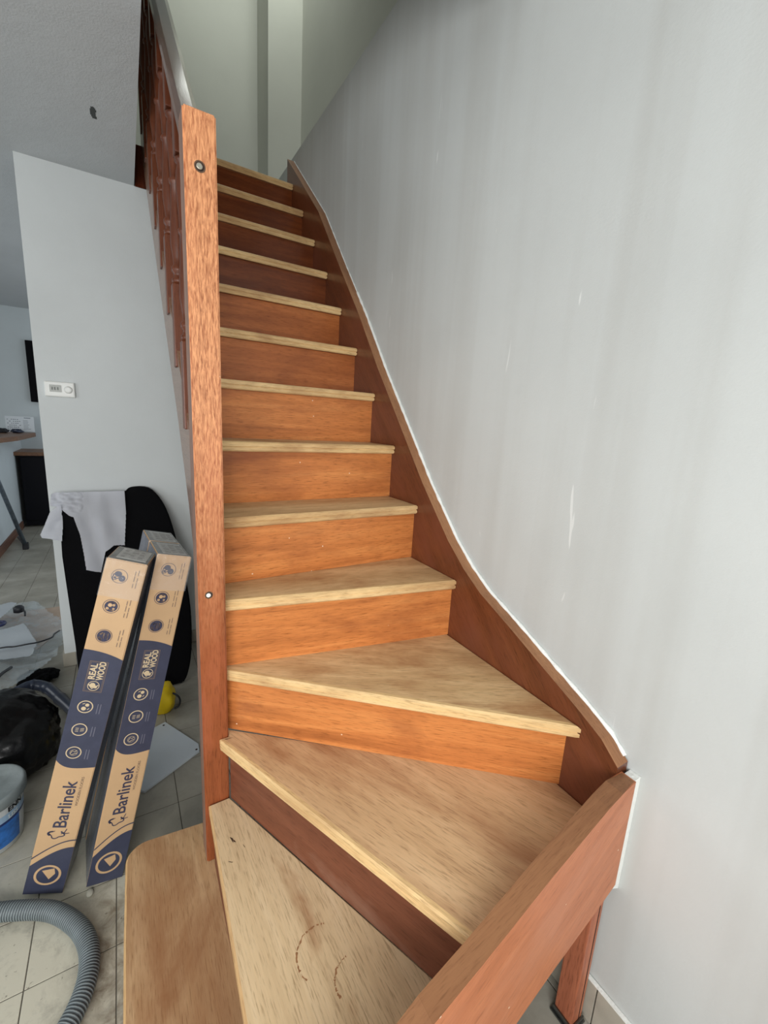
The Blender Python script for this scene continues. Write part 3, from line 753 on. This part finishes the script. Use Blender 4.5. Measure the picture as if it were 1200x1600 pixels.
# ---------------- black board with shirt ----------------
PY = lambda z: 1.27+.4*z
out = [(-.45, .004), (-.465, .284), (-.484, .496), (-.502, .712), (-.505, .946), (-.500, 1.012), (-.206, 1.016), (-.173, 1.042), (-.085, 1.036), (-.024, .964), (.014, .856), (.045, .69), (.067, .549), (.08, .376), (.073, .21), (.057, .105), (.034, .035), (.012, .004)]
bm = bmesh.new()
out = out[:6]+[(p.x, p.y) for p in catmull([(x, z, 0) for x, z in out[6:]], 4)]
a = [bm.verts.new((x, PY(z), z)) for x, z in out]; b = [bm.verts.new((x, PY(z)+.04, z)) for x, z in out]
bm.faces.new(a); bm.faces.new(b[::-1])
for i in range(len(out)):
    j = (i+1) % len(out); bm.faces.new((a[i], b[i], b[j], a[j]))
bm.normal_update(); bmesh.ops.triangulate(bm, faces=[f for f in bm.faces if len(f.verts) > 4])
bmesh.ops.bevel(bm, geom=[e for e in bm.edges if len(e.link_faces) == 2 and e.calc_face_angle(0) > .8], offset=.008, segments=2, affect='EDGES')
tag(obj('padded_board', bm, M['black_cloth']), 'black fabric-covered board with rounded right side leaning against the white wall', 'board')
body = [(-.532, 1.022), (-.52, 1.03), (-.206, 1.03), (-.208, .90), (-.223, .745), (-.272, .752), (-.312, .724), (-.337, .623), (-.4, .646), (-.405, .708), (-.419, .819), (-.443, .906), (-.462, .914), (-.482, .934), (-.503, .954), (-.539, .968)]
def shirt_fn(a, b):
    f = .011*math.sin(a*50+b*9+2.5*noise.noise(Vector((a*7, b*5, 0))))*min(1, max(0, (1.03-b)*6)) + .010*noise.noise(Vector((a*16, b*9, 3)))
    if b > .93 and a < -.40: f += .012*noise.noise(Vector((a*40, b*60, 1)))
    return (a, PY(b)-.022+f, b)
bm = bmesh.new(); cloth(bm, body, .0022, shirt_fn, .002)
sh = empty('t_shirt', (-.37, 1.6, 1.0), 'crumpled white t-shirt draped over the top left of the black board', 'shirt')
o = obj('shirt_body', bm, M['shirt'], sh); o.location = (.37, -1.6, -1.0)
slv = [(-.490, .972), (-.503, .968), (-.54, .937), (-.563, .877), (-.583, .832), (-.576, .814), (-.530, .800), (-.496, .795), (-.490, .87), (-.492, .925)]
bm = bmesh.new(); cloth(bm, slv, .0022, lambda a, b: (a, PY(b)-.026+.012*math.sin(a*45-b*30)+.006*noise.noise(Vector((a*25, b*25, 0))), b), .002)
o = obj('sleeve', bm, M['shirt'], sh); o.location = (.37, -1.6, -1.0)

# ---------------- thermostat ----------------
th = empty('thermostat', (-.462, 1.74, 1.555), 'white room thermostat with grey display on the white partition wall', 'thermostat')
bm = bmesh.new(); box(bm, -.062, .064, -.018, -.001, -.038, .038, 0, .006); obj('housing', bm, M['thermo'], th)
bm = bmesh.new(); box(bm, -.041, .008, -.0195, -.018, -.014, .021); s = obj('display', bm, M['lcd'], th)
bm = bmesh.new()
for i, x in enumerate((-.033, -.022, -.010)): box(bm, x, x+.006, -.0200, -.0195, -.004, .010)
obj('display_digits', bm, M['lcdink'], s)
bm = bmesh.new(); lathe(bm, [(.012, 0), (.0185, .0), (.0175, .005), (.010, .006)], 0, 0, 24)
for v in bm.verts: v.co = Vector((v.co.x+.036, -.018-v.co.z, v.co.y))
obj('dial', bm, M['thermo'], th)

# ---------------- vacuum hose ----------------
hp = catmull([(-.85, .36, .025), (-.72, .335, .025), (-.589, .285, .025), (-.542, .264, .025), (-.495, .240, .025), (-.455, .211, .025), (-.418, .170, .025), (-.384, .117, .025), (-.365, .063, .025), (-.361, .012, .025), (-.369, -.037, .025), (-.390, -.085, .025), (-.43, -.14, .025), (-.50, -.22, .025)], 16)
# resample to ribs
acc = [hp[0]]; step = .0024
dist = 0
for i in range(1, len(hp)):
    seg = (hp[i]-hp[i-1]).length; t = step-dist
    while t <= seg:
        acc.append(hp[i-1].lerp(hp[i], t/seg)); t += step
    dist = seg-(t-step)
bm = bmesh.new(); sweep(bm, acc, .0225, 18, rf=lambda i: .0248 if i % 3 == 0 else (.0240 if i % 3 == 1 else .0216))
bm.faces.ensure_lookup_table()
for i, f in enumerate(bm.faces):
    if i < (len(acc)-1)*18 and (i//18) % 3 == 0: f.material_index = 1
tag(obj('vacuum_hose', bm, [M['hose'], M['hose_ridge']]), 'grey ribbed vacuum hose curling across the dusty floor tiles', 'hose')

# ---------------- white board on floor ----------------
bd = [(-.104, .967), (.013, .745), (.010, .70), (-.208, .573), (-.36, .70), (-.36, .86)]
bm = bmesh.new(); prism(bm, bd, 'z', .001, .010)
pb = tag(obj('floor_panel', bm, M['panelm']), 'pale grey flat board lying on the tiles beside the newel post', 'board')
bm = bmesh.new()
for x, y in ((-.112, .944), (-.0, .712)): disc(bm, (x, y, .0102), (1, 0, 0), (0, 1, 0), (0, 0, 1), 0, .005, 12)
obj('screw_hole', bm, M['hole'], pb)

# ---------------- yellow bag with strap ----------------
bm = bmesh.new(); bmesh.ops.create_icosphere(bm, subdivisions=4, radius=1)
for v in bm.verts:
    p = v.co.copy(); f = 1+.16*noise.noise(p*1.7)+.05*noise.noise(p*5)
    v.co = Vector((-.108+p.x*.068*f, 1.085+p.y*.06*f, max(.0005, .066+p.z*.088*f)))
for f in bm.faces: f.smooth = True
yb = obj('plastic_bag', bm, M['yellow']); tag(yb, 'small yellow plastic bag on the floor at the foot of the black board', 'bag')
bm = bmesh.new(); sweep(bm, catmull([(-.06, 1.06, .095), (-.035, 1.05, .075), (-.028, 1.05, .045), (-.036, 1.05, .02), (-.055, 1.05, .012)], 8), .0045, 8)
obj('strap', bm, M['cable'], yb)

# ---------------- bucket ----------------
bk = empty('bucket', (-.668, .60, 0), 'white filler bucket with dusty grey lid and blue label, at left edge near packages', 'bucket')
bm = bmesh.new(); lathe(bm, [(.082, .001), (.086, .004), (.100, .19), (.100, .196)], 0, 0, 48); obj('bucket_body', bm, M['bucket'], bk)
bm = bmesh.new(); lathe(bm, [(.098, .172), (.108, .174), (.1105, .180), (.1105, .203), (.107, .210), (.101, .212), (.096, .205), (.05, .2055), (.002, .206)], 0, 0, 48); obj('lid', bm, M['lid'], bk)
def band(a0, a1, z0, z1, mat, name, par=bk, off=.0008):
    bm = bmesh.new(); n = 24; pv = None
    rz_ = lambda z: .086+(z-.004)*(.014/.186)+off
    for i in range(n+1):
        a = math.radians(a0+(a1-a0)*i/n)
        v = [bm.verts.new((rz_(z)*math.cos(a), rz_(z)*math.sin(a), z)) for z in (z0, z1)]
        if pv: bm.faces.new((pv[0], v[0], v[1], pv[1]))
        pv = v
    return obj(name, bm, mat, par)
lbl = band(-150, 22, .045, .168, M['bucket'], 'label')
band(-150, 22, .118, .143, M['lightblue'], 'label_stripe', bk, .0014)
band(-150, 22, .108, .118, M['navyblue'], 'label_stripe', bk, .0014)
band(-150, -22, .022, .108, M['blue'], 'label_stripe', bk, .0014)
def wrap_text(s, size, mat, a_start, z, bold=0):
    o = text_mesh('label_lettering', s, size, mat, bk, (0, 0, 0), (1, 0, 0), (0, 0, 1), (0, -1, 0), bold=bold)
    for v in o.data.vertices:
        zz = z+v.co.z; r = .086+(zz-.004)*(.014/.186)+.0026; a = math.radians(a_start)+v.co.x/r
        v.co = Vector((r*math.cos(a), r*math.sin(a), zz))
wrap_text('ENN', .026, M['cable'], -46, .1465, .0008)
wrap_text('LISS', .021, M['bead'], -46, .1215, .0006)

# ---------------- black rubbish bag ----------------
bm = bmesh.new(); bmesh.ops.create_icosphere(bm, subdivisions=5, radius=1)
for v in bm.verts:
    p = v.co.copy(); n = p.normalized()
    f = 1+.18*noise.noise(n*1.6+Vector((3, 0, 0)))+.055*abs(noise.noise(n*6))+.05*noise.noise(Vector((n.x*4, n.y*14, n.z*5)))
    v.co = Vector((-.735+n.x*.235*f, .985+n.y*.215*f, max(.0005, .125+n.z*.165*f)))
for f in bm.faces: f.smooth = True
tag(obj('rubbish_bag', bm, M['bag']), 'shiny black rubbish bag slumped behind the bucket', 'bag')
bm = bmesh.new(); sweep(bm, catmull([(-.78, 1.42, .03), (-.72, 1.46, .06), (-.665, 1.485, .065), (-.604, 1.45, .05), (-.54, 1.335, .04), (-.47, 1.19, .036)], 8), .026, 14, rf=lambda i: .026 if i % 8 else .03)
tag(obj('plastic_pipe', bm, M['bluepipe']), 'dark blue plastic pipe lying behind the rubbish bag', 'pipe')
bm = bmesh.new(); bmesh.ops.create_icosphere(bm, subdivisions=4, radius=1)
for v in bm.verts:
    n = v.co.normalized(); f = 1+.3*noise.noise(n*2.4)+.12*noise.noise(n*9)
    v.co = Vector((-.665+n.x*.085*f, 1.62+n.y*.06*f, max(.0005, .03+n.z*.035*f)))
tag(obj('dark_rag', bm, M['black_cloth']), 'crumpled black rag on the tiles beyond the blue pipe', 'rag')

# ---------------- film, paper, cables at the corridor ----------------
bm = bmesh.new()
cloth(bm, [(-1.25, 2.70), (-.80, 2.72), (-.60, 2.30), (-.585, 1.93), (-.60, 1.72), (-.68, 1.56), (-.80, 1.46), (-1.05, 1.44), (-1.3, 1.7)], .015,
      lambda a, b: (a, b, .022+.06*abs(noise.noise(Vector((a*4, b*4, 0))))+.03*abs(noise.noise(Vector((a*13, b*9, 2))))+(.05 if b < 1.95 else 0)*min(1, (1.95-b)*4)))
tag(obj('plastic_film', bm, M['film']), 'crumpled clear plastic film spread on the floor by the wall end', 'film')
bm = bmesh.new(); prism(bm, [(-1.25, 2.15), (-.72, 2.02), (-.615, 2.27), (-.652, 2.68), (-1.2, 2.68)], 'z', .001, .006)
tag(obj('cardboard_sheet', bm, M['cardboard']), 'flat brown cardboard sheet under the clear plastic film', 'cardboard')
bm = bmesh.new(); cloth(bm, [(-1.2, 2.05), (-.80, 2.20), (-.69, 1.875), (-.70, 1.72), (-1.2, 1.78)], .006, lambda a, b: (a, b, .115+.02*noise.noise(Vector((a*5, b*5, 7)))), .001)
tag(obj('paper_sheet', bm, M['paper']), 'pale sheet of paper lying on the plastic film', 'paper')
bm = bmesh.new(); cloth(bm, [(-1.12, 2.35), (-.951, 2.33), (-.895, 2.61), (-.935, 2.65), (-1.15, 2.5)], .006, lambda a, b: (a, b, .10+.012*noise.noise(Vector((a*9, b*6, 1)))), .001)
tag(obj('paper_strip', bm, M['paper']), 'narrow white strip of paper at left edge above the brown cardboard', 'paper')
bm = bmesh.new(); sweep(bm, catmull([(-1.1, 1.80, .14), (-.858, 1.852, .13), (-.787, 1.84, .13), (-.731, 1.844, .13), (-.685, 1.868, .12), (-.631, 1.924, .11), (-.625, 1.99, .10), (-.61, 2.074, .08)], 10), .0045, 8)
tag(obj('power_cable', bm, M['cable']), 'thin black cable lying across the clear plastic film', 'cable')
pc = empty('power_plug', (-.873, 2.513, 0), 'small round black plug with short cord on the brown cardboard', 'plug')
bm = bmesh.new(); lathe(bm, [(.020, .07), (.030, .075), (.030, .105), (.018, .115)], 0, 0, 20); obj('plug_body', bm, M['cable'], pc)
bm = bmesh.new(); sweep(bm, catmull([(.015, -.01, .09), (.04, -.07, .10), (.055, -.14, .12), (.067, -.216, .125)], 8), .0055, 8); obj('cord', bm, M['cable'], pc)
bm = bmesh.new()
ringp = [(-.93+.024*math.cos(a), 2.28+.030*math.sin(a), .10) for a in [i*math.pi/12 for i in range(25)]]
sweep(bm, ringp, .010, 8, cap=False)
tag(obj('tape_roll', bm, M['tape']), 'small dark blue ring at the left edge on the brown cardboard', 'roll')
bm = bmesh.new(); sweep(bm, catmull([(-.775, 1.655, .10), (-.787, 1.555, .13), (-.80, 1.46, .15), (-.83, 1.38, .17)], 6), .0075, 8)
tag(obj('thin_rod', bm, M['cable']), 'thin black rod leaning over the film above the rubbish bag', 'rod')
# plaster crumbs
for i, (x, y, r) in enumerate(((-.505, .405, .012), (-.515, .375, .009), (-.372, .243, .010))):
    bm = bmesh.new(); bmesh.ops.create_icosphere(bm, subdivisions=2, radius=r)
    for v in bm.verts: v.co = Vector((x+v.co.x, y+v.co.y*1.4, max(.0003, r*.35+v.co.z*.6*(1+.4*noise.noise(v.co*90)))))
    tag(obj('plaster_crumb', bm, M['whitegoo']), ('larger pale plaster crumb between bucket and left package', 'small pale plaster crumb just below the larger one near the bucket', 'pale plaster crumb at the foot of the right package')[i], 'crumb')

# ---------------- kitchen end ----------------
ct = empty('bar_counter', (-1.35, 4.8, 1.1), 'brown wooden bar top on the low wall at the far left', 'counter')
bm = bmesh.new(); prism(bm, [(-1.75, 4.1), (-1.20, 4.1), (-1.10, 4.6), (-1.06, 5.42), (-1.10, 5.48), (-1.75, 5.48)], 'z', 0.0, .045)
o = obj('worktop', bm, M['kwood'], ct); o.location = (1.35, -4.8, .0)
for nme, (x0, x1, y0, y1, zz, rz_) in {'a': (0, 0, 0, 0, 0, 0)}.items(): pass
pp = empty('site_plan', (-1.2, 5.47, 1.15), 'white printed plan sheet standing on the wooden bar top', 'paper')
bm = bmesh.new(); box(bm, -.13, .13, -.001, .001, .0, .175); obj('sheet', bm, M['paper'], pp)
bm = bmesh.new()
for i in range(7):
    for j in range(6):
        if R.random() < .8: box(bm, -.115+i*.018, -.115+i*.018+R.uniform(.008, .015), -.0018, -.0012, .025+j*.022, .025+j*.022+.007)
for j in range(7): box(bm, .03, .03+R.uniform(.04, .07), -.0018, -.0012, .03+j*.016, .034+j*.016)
box(bm, .04, .10, -.0018, -.0012, .155, .163)
obj('plan_print', bm, M['paperink'], pp)
for i, (x, y, s) in enumerate(((-1.33, 5.2, .07), (-1.20, 5.25, .055))):
    bm = bmesh.new(); bmesh.ops.create_icosphere(bm, subdivisions=3, radius=1)
    for v in bm.verts:
        n = v.co.normalized(); f = 1+.35*noise.noise(n*2+Vector((i*5, 0, 0)))
        v.co = Vector((x+n.x*s*f, y+n.y*s*.6*f, max(1.1455, 1.165+n.z*s*.45*f)))
    tag(obj('black_pouch' if i == 0 else 'blue_cloth', bm, M['cable'] if i == 0 else M['bluepipe']), ('small black pouch at the far left on the bar top', 'crumpled dark blue cloth on the bar top before the plan sheet')[i], 'pouch' if i == 0 else 'cloth')
cb = empty('base_cabinet', (-.9, 5.6, 0), 'black kitchen base cabinet under a wooden worktop beyond the partition', 'cabinet')
bm = bmesh.new(); box(bm, -.345, .4, -.13, .33, .02, .87, 0, .004); obj('carcass', bm, M['cabinet'], cb)
bm = bmesh.new(); box(bm, -.335, -.005, -.148, -.131, .09, .85, 0, .003); dd = obj('door', bm, M['cabinet'], cb)
bm = bmesh.new(); box(bm, -.39, .45, -.17, .34, .872, .915, 0, .003); obj('worktop', bm, M['kwood'], cb)
tv = empty('television', (-.87, 5.93, 1.86), 'black flat screen hanging on the far kitchen wall', 'television')
bm = bmesh.new(); box(bm, -.265, .5, -.03, .018, -.36, .37, 0, .006); obj('housing', bm, M['screen'], tv)
bm = bmesh.new(); box(bm, -.25, .485, -.032, -.03, -.345, .355); obj('screen', bm, M['screen'], tv)
# tripod/ladder leg
ld = empty('ladder', (-1.11, 4.44, 0), 'scuffed metal ladder leg leaning by the low kitchen wall', 'ladder')
bm = bmesh.new(); sweep(bm, [(.0, 0, .03), (-.145, -.26, .93), (-.147, -.29, 1.04)], .019, 10); obj('leg', bm, M['ladder'], ld)
bm = bmesh.new(); sweep(bm, [(.0, 0, .03), (-.12, .42, .03)], .014, 8); obj('stabiliser', bm, M['ladder'], ld)
bm = bmesh.new(); box(bm, -.024, .024, -.024, .024, .0, .07, 0, .006); obj('rubber_foot', bm, M['cable'], ld)

# ---------------- marks on treads ----------------
arc_mark(tr2, .085, -.475, Z[2], .052, 60, 215, .0028, stain)
arc_mark(tr2, .125, -.545, Z[2], .040, 90, 200, .0022, stain)
def chip(par, x, y, z, w, l, ang, name='gouge_mark'):
    bm = bmesh.new(); c, s = math.cos(ang), math.sin(ang)
    for f in ([(0, 0), (w, l*.6), (w*.3, l)], [(w*.4, l*.1), (w*1.1, -l*.1), (w*.8, l*.5)]):
        bm.faces.new([bm.verts.new((x+a*c-b*s, y+a*s+b*c, z+.0004)) for a, b in f])
    obj(name, bm, darkstain, par)
chip(tr2, -.022, -.150, Z[2], .006, .022, .3); chip(tr2, -.035, -.20, Z[2], .002, .012, .9); chip(tr2, .0, -.175, Z[2], .0016, .012, .2)
print('tiles', cnt)
